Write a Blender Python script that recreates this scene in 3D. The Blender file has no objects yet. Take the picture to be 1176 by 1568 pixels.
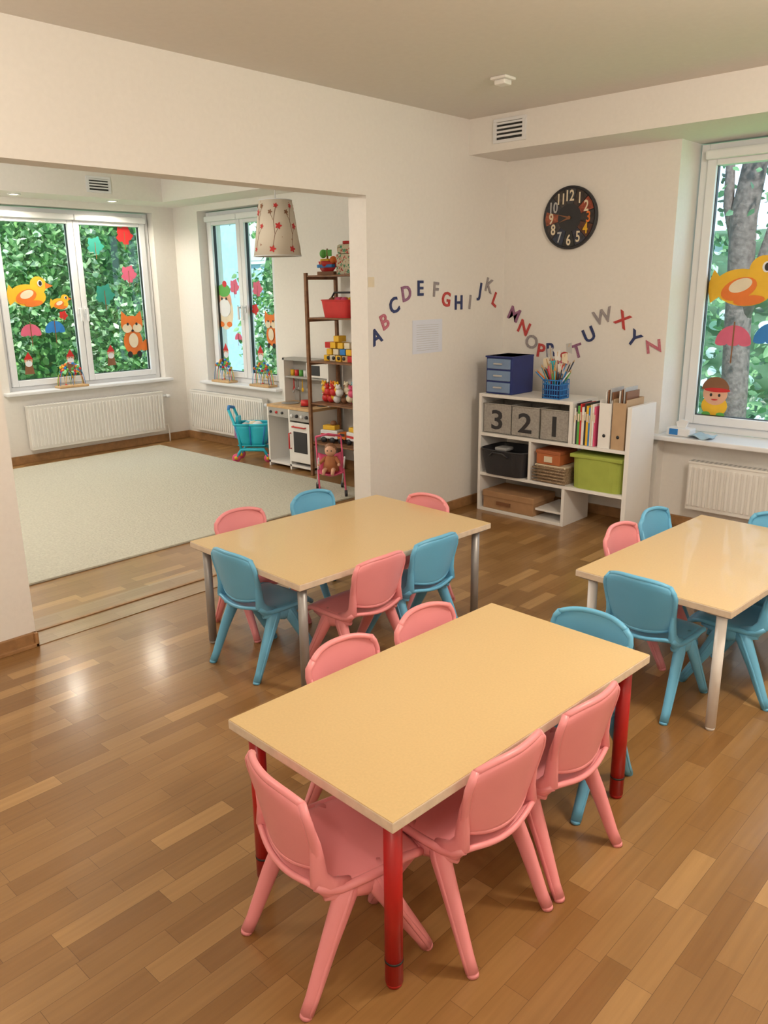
import bpy, bmesh, math, random
from mathutils import Vector, Matrix
random.seed(7)
sc=bpy.context.scene
try: sc.view_settings.view_transform='Standard'
except Exception: pass
pi=math.pi
# ---------------------------------------------------------------- materials
MC={}
def pm(name,col,rough=0.5,metal=0.0,var=0.06,scale=12.0,bump=0.0,coat=0.0,emit=None,alpha=None,trans=0.0):
    if name in MC: return MC[name]
    m=bpy.data.materials.new(name);m.use_nodes=True;nt=m.node_tree
    b=nt.nodes['Principled BSDF']
    tc=nt.nodes.new('ShaderNodeTexCoord');n=nt.nodes.new('ShaderNodeTexNoise');n.inputs['Scale'].default_value=scale
    n.inputs['Detail'].default_value=4
    nt.links.new(tc.outputs['Object'],n.inputs['Vector'])
    r=nt.nodes.new('ShaderNodeValToRGB')
    r.color_ramp.elements[0].position=0.3;r.color_ramp.elements[1].position=0.7
    r.color_ramp.elements[0].color=tuple(c*(1-var) for c in col)+(1,)
    r.color_ramp.elements[1].color=tuple(min(1,c*(1+var)) for c in col)+(1,)
    nt.links.new(n.outputs['Fac'],r.inputs['Fac']);nt.links.new(r.outputs['Color'],b.inputs['Base Color'])
    b.inputs['Roughness'].default_value=rough;b.inputs['Metallic'].default_value=metal
    b.inputs['Coat Weight'].default_value=coat
    if trans: b.inputs['Transmission Weight'].default_value=trans
    if bump:
        bp=nt.nodes.new('ShaderNodeBump');bp.inputs['Strength'].default_value=bump;bp.inputs['Distance'].default_value=0.01
        nt.links.new(n.outputs['Fac'],bp.inputs['Height']);nt.links.new(bp.outputs['Normal'],b.inputs['Normal'])
    if emit:
        nt.links.new(r.outputs['Color'],b.inputs['Emission Color']);b.inputs['Emission Strength'].default_value=emit
    MC[name]=m;return m
def wood_floor(name,rotz,c1,c2,rough=0.28):
    m=bpy.data.materials.new(name);m.use_nodes=True;nt=m.node_tree;b=nt.nodes['Principled BSDF'];L=nt.links.new
    tc=nt.nodes.new('ShaderNodeTexCoord');mp=nt.nodes.new('ShaderNodeMapping');mp.inputs['Rotation'].default_value=(0,0,rotz)
    L(tc.outputs['Object'],mp.inputs['Vector'])
    br=nt.nodes.new('ShaderNodeTexBrick');br.inputs['Scale'].default_value=1.0
    br.inputs['Brick Width'].default_value=0.33;br.inputs['Row Height'].default_value=0.068
    br.inputs['Mortar Size'].default_value=0.0006;br.inputs['Mortar Smooth'].default_value=0.3
    br.offset=0.37;br.offset_frequency=2;br.squash=0.8;br.squash_frequency=3
    br.inputs['Color1'].default_value=(0,0,0,1);br.inputs['Color2'].default_value=(1,1,1,1);br.inputs['Mortar'].default_value=(0.1,0.1,0.1,1)
    L(mp.outputs['Vector'],br.inputs['Vector'])
    r=nt.nodes.new('ShaderNodeValToRGB');cr=r.color_ramp
    cr.elements[0].color=c1+(1,);cr.elements[1].color=c2+(1,)
    e=cr.elements.new(0.82);e.color=tuple(a*0.62+b_*0.38 for a,b_ in zip(c1,c2))+(1,)
    L(br.outputs['Color'],r.inputs['Fac'])
    mp2=nt.nodes.new('ShaderNodeMapping');mp2.inputs['Scale'].default_value=(3,60,3);L(mp.outputs['Vector'],mp2.inputs['Vector'])
    n=nt.nodes.new('ShaderNodeTexNoise');n.inputs['Scale'].default_value=1.0;n.inputs['Detail'].default_value=6;L(mp2.outputs['Vector'],n.inputs['Vector'])
    mx=nt.nodes.new('ShaderNodeMix');mx.data_type='RGBA';mx.blend_type='MULTIPLY';mx.inputs[0].default_value=0.35
    r2=nt.nodes.new('ShaderNodeValToRGB');r2.color_ramp.elements[0].color=(0.55,0.5,0.45,1);r2.color_ramp.elements[0].position=0.3;r2.color_ramp.elements[1].position=0.7
    L(n.outputs['Fac'],r2.inputs['Fac']);L(r.outputs['Color'],mx.inputs[6]);L(r2.outputs['Color'],mx.inputs[7])
    mm=nt.nodes.new('ShaderNodeMix');mm.data_type='RGBA';mm.inputs[7].default_value=(0.12,0.06,0.022,1)
    L(br.outputs['Fac'],mm.inputs[0]);L(mx.outputs[2],mm.inputs[6]);L(mm.outputs[2],b.inputs['Base Color'])
    b.inputs['Roughness'].default_value=rough;b.inputs['Coat Weight'].default_value=0.28;b.inputs['Coat Roughness'].default_value=0.15
    bp=nt.nodes.new('ShaderNodeBump');bp.inputs['Strength'].default_value=0.25;bp.inputs['Distance'].default_value=0.003
    n2=nt.nodes.new('ShaderNodeTexNoise');n2.inputs['Scale'].default_value=14;L(tc.outputs['Object'],n2.inputs['Vector'])
    L(n2.outputs['Fac'],bp.inputs['Height']);L(bp.outputs['Normal'],b.inputs['Normal']);L(bp.outputs['Normal'],b.inputs['Coat Normal'])
    return m
def spots(name,base,cols,scale=30,thr=0.25,rough=0.7,trans=0):
    m=bpy.data.materials.new(name);m.use_nodes=True;nt=m.node_tree;b=nt.nodes['Principled BSDF'];L=nt.links.new
    tc=nt.nodes.new('ShaderNodeTexCoord');prev=None
    nz=nt.nodes.new('ShaderNodeTexNoise');nz.inputs['Scale'].default_value=scale*1.3;L(tc.outputs['Object'],nz.inputs['Vector'])
    ad=nt.nodes.new('ShaderNodeMix');ad.data_type='RGBA';ad.inputs[0].default_value=0.06;L(tc.outputs['Object'],ad.inputs[6]);L(nz.outputs['Color'],ad.inputs[7])
    for i,c in enumerate(cols):
        mp=nt.nodes.new('ShaderNodeMapping');mp.inputs['Location'].default_value=(i*3.3,i*1.7,i*.9);L(ad.outputs[2],mp.inputs['Vector'])
        v=nt.nodes.new('ShaderNodeTexVoronoi');v.inputs['Scale'].default_value=scale*(1-0.25*i);L(mp.outputs['Vector'],v.inputs['Vector'])
        r=nt.nodes.new('ShaderNodeValToRGB');r.color_ramp.interpolation='CONSTANT';r.color_ramp.elements[0].color=(1,1,1,1);r.color_ramp.elements[1].color=(0,0,0,1);r.color_ramp.elements[1].position=thr
        L(v.outputs['Distance'],r.inputs['Fac'])
        x=nt.nodes.new('ShaderNodeMix');x.data_type='RGBA';L(r.outputs['Color'],x.inputs[0])
        if prev is None: x.inputs[6].default_value=base+(1,)
        else: L(prev,x.inputs[6])
        x.inputs[7].default_value=c+(1,);prev=x.outputs[2]
    L(prev,b.inputs['Base Color']);b.inputs['Roughness'].default_value=rough
    if trans:
        b.inputs['Emission Strength'].default_value=trans;L(prev,b.inputs['Emission Color'])
    return m
def leafmat(name,stops,tl=0.45):
    m=bpy.data.materials.new(name);m.use_nodes=True;nt=m.node_tree;L=nt.links.new
    b=nt.nodes['Principled BSDF'];o=nt.nodes['Material Output']
    g=nt.nodes.new('ShaderNodeNewGeometry');r=nt.nodes.new('ShaderNodeValToRGB');cr=r.color_ramp
    cr.elements[0].color=stops[0]+(1,);cr.elements[1].color=stops[-1]+(1,)
    for i,s in enumerate(stops[1:-1]): e=cr.elements.new((i+1)/(len(stops)-1));e.color=s+(1,)
    L(g.outputs['Random Per Island'],r.inputs['Fac']);L(r.outputs['Color'],b.inputs['Base Color']);b.inputs['Roughness'].default_value=0.4
    t=nt.nodes.new('ShaderNodeBsdfTranslucent');L(r.outputs['Color'],t.inputs['Color'])
    mx=nt.nodes.new('ShaderNodeMixShader');mx.inputs[0].default_value=tl;L(b.outputs[0],mx.inputs[1]);L(t.outputs[0],mx.inputs[2]);L(mx.outputs[0],o.inputs['Surface'])
    return m
def glassmat():
    m=bpy.data.materials.new('window_glass');m.use_nodes=True;nt=m.node_tree;nt.nodes.clear();L=nt.links.new
    o=nt.nodes.new('ShaderNodeOutputMaterial');t=nt.nodes.new('ShaderNodeBsdfTransparent');g=nt.nodes.new('ShaderNodeBsdfGlossy');g.inputs['Roughness'].default_value=0.02
    mx=nt.nodes.new('ShaderNodeMixShader');mx.inputs[0].default_value=0.035
    L(t.outputs[0],mx.inputs[1]);L(g.outputs[0],mx.inputs[2]);L(mx.outputs[0],o.inputs['Surface']);return m
WALL=pm('wall_paint',(0.84,0.81,0.765),0.85,var=0.015,scale=40,bump=0.08)
CEIL=pm('ceiling_paint',(0.77,0.735,0.685),0.9,var=0.015,scale=30,bump=0.05)
FLOOR=wood_floor('parquet_wood',pi/2,(0.265,0.130,0.038),(0.50,0.295,0.115),0.30)
FLOOR2=wood_floor('parquet_wood_threshold',pi/2,(0.32,0.20,0.10),(0.48,0.33,0.18),0.28)
TRIM=pm('trim_oak',(0.34,0.18,0.075),0.4,var=0.2,scale=20)
CARPET=pm('carpet_pile',(0.56,0.54,0.45),0.95,var=0.10,scale=60,bump=0.9)
WHITE=pm('white_plastic',(0.82,0.83,0.85),0.35,var=0.01)
WHITEP=pm('white_laminate',(0.86,0.84,0.81),0.4,var=0.01)
PAPER=pm('paper_white',(0.76,0.80,0.90),0.7,var=0.01)
RADI=pm('radiator_enamel',(0.84,0.82,0.78),0.35,var=0.01)
GLASS=glassmat()
BLACK=pm('black_rubber',(0.02,0.02,0.02),0.5)
PINK=pm('pink_polypropylene',(0.88,0.32,0.34),0.36,var=0.04,scale=5)
BLUE=pm('blue_polypropylene',(0.15,0.47,0.72),0.36,var=0.04,scale=5)
TOP=pm('table_laminate_honey',(0.68,0.485,0.235),0.33,var=0.035,scale=140,coat=0.15)
EDGE=pm('table_birch_edge',(0.72,0.60,0.46),0.45,var=0.08,scale=30)
RED=pm('red_paint',(0.45,0.012,0.012),0.35)
GREY=pm('grey_metal',(0.38,0.37,0.36),0.4,metal=0.4)
DKWOOD=pm('shelf_brown_wood',(0.22,0.10,0.045),0.5,var=0.25,scale=25)
LTWOOD=pm('light_wood',(0.62,0.40,0.20),0.5,var=0.12,scale=25)
def col(n,c,r=0.5,**k): return pm(n,c,r,**k)
YEL=col('yellow',(0.85,0.50,0.03));ORG=col('orange',(0.80,0.20,0.03));TEAL=col('turquoise',(0.02,0.50,0.66),0.35);NAVY=col('navy',(0.02,0.035,0.18))
BLU=col('bright_blue',(0.03,0.22,0.60));GRN=col('green',(0.12,0.42,0.08));LIME=col('lime_fabric',(0.38,0.45,0.08),0.9,bump=0.3);MAG=col('rose',(0.75,0.10,0.22));CREAM=col('cream',(0.80,0.70,0.52))
SKIN=col('doll_skin',(0.75,0.42,0.28));BRN=col('brown',(0.25,0.11,0.05));DK=col('charcoal',(0.03,0.03,0.035));LGREY=col('light_grey',(0.5,0.5,0.5));REDP=col('red_plastic',(0.62,0.03,0.03),0.4)
PURP=col('mauve',(0.42,0.18,0.36))
# ---------------------------------------------------------------- builder
class B:
    def __init__(s): s.v=[];s.f=[];s.m=[];s.sm=[];s.mats=[];s.M=Matrix.Identity(4)
    def mi(s,mat):
        if mat not in s.mats: s.mats.append(mat)
        return s.mats.index(mat)
    def add(s,vs,fs,mat,smooth=False):
        o=len(s.v);s.v+= [tuple(s.M@Vector(v)) for v in vs];k=s.mi(mat)
        for f in fs: s.f.append([i+o for i in f]);s.m.append(k);s.sm.append(smooth)
    def box(s,x0,x1,y0,y1,z0,z1,mat,bev=0.0):
        if bev<=0:
            vs=[(x,y,z) for x in(x0,x1) for y in(y0,y1) for z in(z0,z1)]
            s.add(vs,[(0,1,3,2),(4,6,7,5),(0,4,5,1),(2,3,7,6),(0,2,6,4),(1,5,7,3)],mat);return
        bm=bmesh.new();bmesh.ops.create_cube(bm,size=1)
        for v in bm.verts: v.co=Vector(((x0+x1)/2+v.co.x*(x1-x0),(y0+y1)/2+v.co.y*(y1-y0),(z0+z1)/2+v.co.z*(z1-z0)))
        bmesh.ops.bevel(bm,geom=bm.edges[:],offset=bev,segments=2,affect='EDGES',profile=0.6)
        bm.verts.index_update();s.add([v.co.copy() for v in bm.verts],[[v.index for v in f.verts] for f in bm.faces],mat);bm.free()
    def tube(s,pts,rad,mat,seg=10,cap=True,up=None,smooth=True):
        pts=[Vector(p) for p in pts];n=len(pts)
        if not isinstance(rad,(list,)): rad=[rad]*n
        vs=[];fs=[];ref=Vector(up) if up else None
        for i,p in enumerate(pts):
            t=(pts[min(i+1,n-1)]-pts[max(i-1,0)]).normalized()
            if ref is None or abs(t.dot(ref))>0.98: ref0=Vector((0,0,1)) if abs(t.z)<0.9 else Vector((1,0,0))
            else: ref0=ref
            a=(ref0-t*ref0.dot(t)).normalized();b=t.cross(a)
            if not up: ref=a
            r=rad[i];ra,rb=(r if isinstance(r,(tuple,)) else (r,r))
            for k in range(seg):
                an=2*pi*k/seg;vs.append(p+a*math.cos(an)*ra+b*math.sin(an)*rb)
        for i in range(n-1):
            for k in range(seg):
                k2=(k+1)%seg;fs.append((i*seg+k,i*seg+k2,(i+1)*seg+k2,(i+1)*seg+k))
        if cap: fs.append(tuple(range(seg)));fs.append(tuple((n-1)*seg+k for k in range(seg)))
        s.add(vs,fs,mat,smooth)
    def cyl(s,p0,p1,r0,r1,mat,seg=16): s.tube([p0,p1],[r0,r1],mat,seg)
    def ell(s,c,r,mat,seg=14,rings=8):
        vs=[(c[0],c[1],c[2]-r[2])];fs=[]
        for i in range(1,rings):
            a=-pi/2+pi*i/rings
            for k in range(seg):
                b=2*pi*k/seg;vs.append((c[0]+r[0]*math.cos(a)*math.cos(b),c[1]+r[1]*math.cos(a)*math.sin(b),c[2]+r[2]*math.sin(a)))
        vs.append((c[0],c[1],c[2]+r[2]));T=len(vs)-1
        for k in range(seg):
            k2=(k+1)%seg;fs.append((0,1+k2,1+k));fs.append((T,T-seg+k,T-seg+k2))
            for i in range(rings-2): fs.append((1+i*seg+k,1+i*seg+k2,1+(i+1)*seg+k2,1+(i+1)*seg+k))
        s.add(vs,fs,mat,True)
    def lathe(s,prof,c,mat,seg=32,axis='z',closed=False):
        vs=[];fs=[];n=len(prof)
        for k in range(seg):
            a=2*pi*k/seg
            for r,h in prof:
                x,y,z=r*math.cos(a),r*math.sin(a),h
                if axis=='y': x,y,z=x,z,y
                if axis=='x': x,y,z=z,x,y
                vs.append((c[0]+x,c[1]+y,c[2]+z))
        for k in range(seg):
            k2=(k+1)%seg
            for i in range(n-1 if not closed else n):
                j=(i+1)%n;fs.append((k*n+i,k2*n+i,k2*n+j,k*n+j))
        s.add(vs,fs,mat,True)
    def shell(s,fn,nu,nv,th,mat):
        P=[[Vector(fn(i/nu,j/nv)) for j in range(nv+1)] for i in range(nu+1)]
        vs=[];N={}
        for i in range(nu+1):
            for j in range(nv+1):
                du=P[min(i+1,nu)][j]-P[max(i-1,0)][j];dv=P[i][min(j+1,nv)]-P[i][max(j-1,0)]
                N[i,j]=du.cross(dv).normalized() if du.cross(dv).length>1e-12 else Vector((0,0,1))
        W=nv+1;T=(nu+1)*W
        for sgn in(0.5,-0.5):
            for i in range(nu+1):
                for j in range(nv+1): vs.append(P[i][j]+N[i,j]*th*sgn)
        fs=[]
        for i in range(nu):
            for j in range(nv):
                a=i*W+j;fs.append((a,a+W,a+W+1,a+1));fs.append((T+a,T+a+1,T+a+W+1,T+a+W))
        for i in range(nu):
            a=i*W;fs.append((a,T+a,T+a+W,a+W));a=i*W+nv;fs.append((a,a+W,T+a+W,T+a))
        for j in range(nv):
            a=j;fs.append((a,a+1,T+a+1,T+a));a=nu*W+j;fs.append((a,T+a,T+a+1,a+1))
        s.add(vs,fs,mat,True)
    def prism(s,pts,y0,y1,mat):   # pts in xz, extruded in y
        n=len(pts);vs=[(x,y0,z) for x,z in pts]+[(x,y1,z) for x,z in pts]
        fs=[tuple(range(n)),tuple(range(n,2*n))]+[(i,(i+1)%n,n+(i+1)%n,n+i) for i in range(n)]
        s.add(vs,fs,mat)
    def disc(s,cx,cz,rx,rz,y,mat,rot=0,seg=20,a0=0,a1=360,th=0.0012):
        pts=[]
        full=(a1-a0)>=360
        for k in range(seg if full else seg+1):
            a=math.radians(a0+(a1-a0)*k/seg);x=rx*math.cos(a);z=rz*math.sin(a)
            pts.append((cx+x*math.cos(rot)-z*math.sin(rot),cz+x*math.sin(rot)+z*math.cos(rot)))
        s.prism(pts,y-th/2,y+th/2,mat)
    def mesh(s,name):
        me=bpy.data.meshes.new(name);me.from_pydata(s.v,[],s.f)
        for m in s.mats: me.materials.append(m)
        me.polygons.foreach_set('material_index',s.m);me.polygons.foreach_set('use_smooth',s.sm)
        bm=bmesh.new();bm.from_mesh(me);bmesh.ops.recalc_face_normals(bm,faces=bm.faces);bm.to_mesh(me);bm.free();me.update();return me
    def obj(s,name,loc=(0,0,0),rz=0): return mkobj(name,s.mesh(name),loc,rz)
def mkobj(name,me,loc=(0,0,0),rz=0):
    o=bpy.data.objects.new(name,me);o.location=loc;o.rotation_euler=(0,0,rz);sc.collection.objects.link(o);return o
_tc={}
def textgeo(t,size,ext):
    k=(t,size,ext)
    if k in _tc: return _tc[k]
    c=bpy.data.curves.new('t','FONT');c.body=t;c.size=size;c.extrude=ext;c.align_x='CENTER';c.align_y='CENTER';c.resolution_u=3;c.offset=size*0.018
    o=bpy.data.objects.new('t',c);sc.collection.objects.link(o);bpy.context.view_layer.update()
    dg=bpy.context.evaluated_depsgraph_get();me=o.evaluated_get(dg).to_mesh()
    vs=[v.co.copy() for v in me.vertices];fs=[list(p.vertices) for p in me.polygons]
    o.evaluated_get(dg).to_mesh_clear();bpy.data.objects.remove(o);bpy.data.curves.remove(c)
    mx=(min(v.x for v in vs)+max(v.x for v in vs))/2;my=(min(v.y for v in vs)+max(v.y for v in vs))/2
    vs=[Vector((v.x-mx,v.y-my,v.z)) for v in vs];_tc[k]=(vs,fs);return vs,fs
def text(b,t,size,ext,mat,pos,plane='B',rot=0.0,sx=1.0):
    vs,fs=textgeo(t,size,ext);out=[]
    for v in vs:
        x=v.x*sx;x,y=x*math.cos(rot)-v.y*math.sin(rot),x*math.sin(rot)+v.y*math.cos(rot)
        if plane=='B': out.append((pos[0]+x,pos[1]-v.z,pos[2]+y))
        else: out.append((pos[0]+v.z,pos[1]+x,pos[2]+y))
    b.add(out,fs,mat)
# ---------------------------------------------------------------- room shell
H=2.67
b=B();b.box(-4.45,4.7,-7.0,0.40,-0.12,0.0,FLOOR);b.obj('floor')
b=B();b.box(-0.30,0.02,-3.73,-1.46,0.0,0.004,FLOOR2);b.box(-0.15,-0.13,-3.73,-1.46,0.004,0.010,TRIM,0.002);b.obj('trim_1')
b=B();b.box(-4.45,4.7,-7.0,0.55,H,H+0.15,CEIL);b.obj('ceiling')
b=B();b.box(-0.15,0,-7.0,-3.73,0,H,WALL);b.box(-0.15,0,-3.73,-1.46,2.13,H,WALL);b.box(-0.15,0,-1.46,0.0,0,H,WALL);b.obj('wall_left')
b=B();b.box(-0.15,1.28,0,0.40,0,H,WALL);b.box(1.28,2.85,0,0.40,2.45,H,WALL);b.box(1.28,2.85,0.10,0.40,0,0.60,WALL);b.box(2.85,4.7,0,0.40,0,H,WALL)
b.obj('wall_back')
b=B();b.box(0,4.6,-0.45,0,2.45,H,WALL,);b.obj('wall_soffit')
b=B();b.box(4.6,4.75,-7.0,0,0,H,WALL);b.obj('wall_right')
b=B();b.box(-4.45,4.75,-7.15,-7.0,0,H,WALL);b.obj('wall_front')
# far room
b=B();b.box(-4.45,-4.14,-7.0,-2.02,0,H,WALL);b.box(-4.45,-4.14,-2.02,-0.35,0,0.66,WALL);b.box(-4.45,-4.14,-2.02,-0.35,2.36,H,WALL);b.box(-4.45,-4.14,-0.35,0.25,0,H,WALL);b.obj('wall_playroom_left')
b=B();b.box(-4.14,-3.71,-0.10,0.18,0,H,WALL);b.box(-3.71,-2.53,-0.10,0.18,0,0.64,WALL);b.box(-3.71,-2.53,-0.10,0.18,2.36,H,WALL);b.box(-2.53,-0.15,-0.10,0.18,0,H,WALL);b.obj('wall_playroom_back')
b=B();b.box(-4.14,-3.69,-7.0,-0.10,2.42,H,WALL);b.box(-3.69,-0.15,-0.50,-0.10,2.42,H,WALL);b.obj('wall_playroom_soffit')
# baseboards
b=B();b.box(0,0.018,-7.0,-3.73,0,0.07,TRIM,0.004);b.box(0,0.03,-7.0,-3.73,0,0.02,TRIM,0.004);b.box(-0.15,0.03,-3.748,-3.73,0,0.07,TRIM,0.004);b.box(0,0.018,-1.46,-0.0,0,0.07,TRIM,0.004);b.obj('baseboard_left')
b=B();b.box(0.018,1.28,-0.018,0,0,0.07,TRIM,0.004);b.box(1.28,2.85,0.082,0.10,0,0.07,TRIM,0.004);b.obj('baseboard_back')
b=B();b.box(-4.14,-4.122,-7,-0.1,0,0.08,TRIM,0.004);b.box(-4.122,-0.15,-0.118,-0.10,0,0.08,TRIM,0.004);b.obj('baseboard_playroom')
b=B();b.box(-3.93,-0.80,-6.5,-0.62,0.0,0.014,CARPET,0.005);b.obj('carpet')
# ---------------------------------------------------------------- windows
def window(name,loc,W,Hh,n,rz):
    b=B();f=0.05
    b.box(0,f,-0.03,0.04,0,Hh,WHITE,0.004);b.box(W-f,W,-0.03,0.04,0,Hh,WHITE,0.004)
    b.box(f,W-f,-0.03,0.04,0,f,WHITE,0.004);b.box(f,W-f,-0.03,0.04,Hh-f,Hh,WHITE,0.004)
    sw=(W-2*f)/n
    for i in range(n):
        a=f+i*sw+0.003;c=f+(i+1)*sw-0.003;s=0.058;z0=f+0.003;z1=Hh-f-0.003
        b.box(a,a+s,-0.055,0.02,z0,z1,WHITE,0.006);b.box(c-s,c,-0.055,0.02,z0,z1,WHITE,0.006)
        b.box(a+s,c-s,-0.055,0.02,z0,z0+s,WHITE,0.006);b.box(a+s,c-s,-0.055,0.02,z1-s-0.02,z1,WHITE,0.006)
        b.box(a+s,c-s,-0.002,0.004,z0+s,z1-s-0.02,GLASS)
        for (p,q,r_,t_) in ((a+s-.002,a+s+.004,z0+s,z1-s-.02),(c-s-.004,c-s+.002,z0+s,z1-s-.02)): b.box(p,q,-0.030,0.0,r_,t_,BLACK)
        b.box(a+s,c-s,-0.030,0.0,z0+s-.002,z0+s+.004,BLACK);
        b.box(a,c,-0.10,-0.055,z1-0.045,z1+0.01,WHITE,0.012)   # roller blind cassette
        hx=c-0.03 if i%2==0 else a+0.03
        b.box(hx-0.013,hx+0.013,-0.065,-0.055,0.42*Hh,0.42*Hh+0.07,WHITE,0.004);b.cyl((hx,-0.062,0.42*Hh+0.05),(hx,-0.10,0.42*Hh+0.05),0.008,0.008,WHITE,8)
        b.box(hx-0.01,hx+0.01,-0.108,-0.092,0.42*Hh-0.07,0.42*Hh+0.06,WHITE,0.005)
    return b.obj(name,loc,rz)
window('window_1',(-4.26,-2.01,0.67),1.65,1.68,2,pi/2)
window('window_2',(-3.70,0.03,0.66),1.16,1.69,2,0)
window('window_3',(1.295,0.30,0.63),1.54,1.81,2,0)
b=B();b.box(1.22,2.85,-0.07,0.0,0.60,0.632,WHITE,0.008);b.box(1.285,2.845,-0.01,0.262,0.601,0.631,WHITE);b.obj('trim_2')
b=B();b.box(-4.22,-4.06,-2.08,-0.30,0.655,0.685,WHITE,0.008);b.obj('trim_3')
b=B();b.box(-3.76,-2.49,-0.18,0.0,0.635,0.662,WHITE,0.008);b.obj('trim_4')
# radiators
def radiator(name,loc,W,Hh,rz):
    b=B();b.box(0,W,-0.10,-0.035,0,Hh,RADI,0.008);n=int(W/0.035)
    for i in range(n):
        x=0.02+i*(W-0.04)/(n-1);b.box(x-0.009,x+0.009,-0.112,-0.098,0.03,Hh-0.03,RADI,0.004)
    b.box(0.0,W,-0.105,-0.03,Hh-0.008,Hh+0.006,RADI,0.003)
    for i in range(int(W/0.03)): b.box(0.012+i*0.03,0.026+i*0.03,-0.09,-0.045,Hh+0.005,Hh+0.0075,LGREY)
    b.tube([(W,-0.07,0.06),(W+0.05,-0.07,0.06),(W+0.06,-0.07,0.0),(W+0.06,-0.07,-loc[2])],0.008,RADI,8)
    b.tube([(W,-0.07,Hh-0.05),(W+0.06,-0.07,Hh-0.05)],0.012,WHITE,8);b.cyl((W+0.06,-0.07,Hh-0.05),(W+0.06,-0.12,Hh-0.05),0.018,0.018,WHITE,12)
    for x in(0.15,W-0.15): b.box(x-0.02,x+0.02,-0.04,-0.001,0.05,Hh-0.05,RADI)
    return b.obj(name,loc,rz)
radiator('radiator',(-4.14,-1.92,0.13),1.46,0.42,pi/2)
radiator('radiator',(-3.93,-0.10,0.13),1.25,0.42,0)
radiator('radiator',(1.50,0.10,0.15),1.1,0.32,0)
# vents
def vent(name,loc,W,Hh,rz):
    b=B();b.box(0,W,-0.012,0,0,0.02,WHITE,0.003);b.box(0,W,-0.012,0,Hh-0.02,Hh,WHITE,0.003);b.box(0,0.025,-0.012,0,0.02,Hh-0.02,WHITE);b.box(W-0.025,W,-0.012,0,0.02,Hh-0.02,WHITE)
    b.box(0.025,W-0.025,-0.003,0,0.02,Hh-0.02,BLACK)
    for i in range(4):
        z=0.035+i*(Hh-0.055)/3.6;b.box(0.025,W-0.025,-0.011,-0.003,z,z+0.012,WHITE)
    return b.obj(name,loc,rz)
vent('air_vent',(0.20,-0.45,2.495),0.25,0.145,0)
vent('air_vent',(-3.69,-1.28,2.46),0.24,0.14,pi/2)
# ---------------------------------------------------------------- chairs
def chair_mesh(mat,name):
    b=B()
    def back(u,v):
        z=0.350+0.200*v
        hw=0.126+0.026*v-0.006*v*v
        s=u*2-1
        if v>0.72: hw-=0.026*((v-0.72)/0.28)**2.2
        if v<0.2: hw-=0.010*((0.2-v)/0.2)**2
        zz=z-(abs(s)**3)*0.020*v - (1-s*s)*0.022*(1-v)
        y=-0.118-0.040*v-0.030*(1-s*s)+ (0.006 if v>0.93 else 0)
        return (s*hw,y,zz)
    b.shell(back,18,12,0.012,mat)
    b.tube([back(i/18,0.985) for i in range(19)],0.0095,mat,8)
    b.tube([back(i/18,0.02) for i in range(19)],0.009,mat,8)
    for e in (0.0,1.0): b.tube([back(e,i/8) for i in range(9)],0.0105,mat,8)
    def seat(u,v):
        s=u*2-1;y=-0.135+0.305*v
        hw=0.137+0.012*math.sin(v*pi)
        if v>0.85: hw-=0.018*((v-0.85)/0.15)**2
        z=0.298-0.012*(1-s*s)*math.sin(pi*min(1,v*1.05))
        if v>0.78: z-=0.030*((v-0.78)/0.22)**2
        if v<0.18: z+=0.030*((0.18-v)/0.18)**1.5-0.024*(1-s*s)*max(0,1-v*6)
        return (s*hw,y-(1-s*s)*0.022*max(0,1-v*5),z-0.01*abs(s)**6)
    b.shell(seat,16,14,0.012,mat)
    for e in (0.0,1.0): b.tube([seat(e,i/10) for i in range(11)],0.011,mat,8)
    b.tube([seat(i/12,1.0) for i in range(13)],0.009,mat,8);b.tube([seat(i/12,0.0) for i in range(13)],0.008,mat,8)
    for sgn in(-1,1):
        b.tube([(sgn*0.134,-0.05,0.282),(sgn*0.136,-0.10,0.298),(sgn*0.133,-0.124,0.33),(sgn*0.130,-0.124,0.37),(sgn*0.134,-0.130,0.42),(sgn*0.139,-0.142,0.48)],[(0.022,0.013),(0.025,0.014),(0.024,0.013),(0.019,0.012),(0.014,0.009),(0.006,0.005)],mat,12,up=(0,1,0))
        b.tube([(sgn*0.132,-0.11,0.280),(sgn*0.137,0.0,0.262),(sgn*0.134,0.11,0.276)],[(0.014,0.011),(0.032,0.015),(0.014,0.011)],mat,12,up=(0,0,1))
        for fy in(-1,1):
            ty=0.035*fy-0.015
            P=[(sgn*0.128,ty*0.8,0.288),(sgn*0.138,ty+fy*0.014,0.25),(sgn*0.146,ty+fy*0.060,0.16),(sgn*0.152,(-0.163 if fy<0 else 0.148),0.040),(sgn*0.154,(-0.180 if fy<0 else 0.164),0.008)]
            b.tube(P,[(0.034,0.019),(0.031,0.020),(0.0240,0.0185),(0.0180,0.016),(0.0175,0.016)],mat,14,up=(0,1,0))
            b.tube([(sgn*0.154,(-0.181 if fy<0 else 0.165),0.009),(sgn*0.154,(-0.183 if fy<0 else 0.167),0.0)],0.0155,mat,12)
            # raised stiffening rib along the outside of the leg
            b.tube([(p[0]+sgn*(0.0185,0.019,0.0175,0.015,0.014)[i],p[1],p[2]) for i,p in enumerate(P)],[(.006,.003)]*5,mat,6,up=(0,1,0))
    b.tube([(-0.134,0.0,0.262),(0,0.0,0.268),(0.134,0.0,0.262)],[(0.010,0.03)]*3,mat,10,up=(0,0,1))
    return b.mesh(name)
cm={'p':chair_mesh(PINK,'pink_chair_mesh'),'b':chair_mesh(BLUE,'blue_chair_mesh')}
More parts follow.
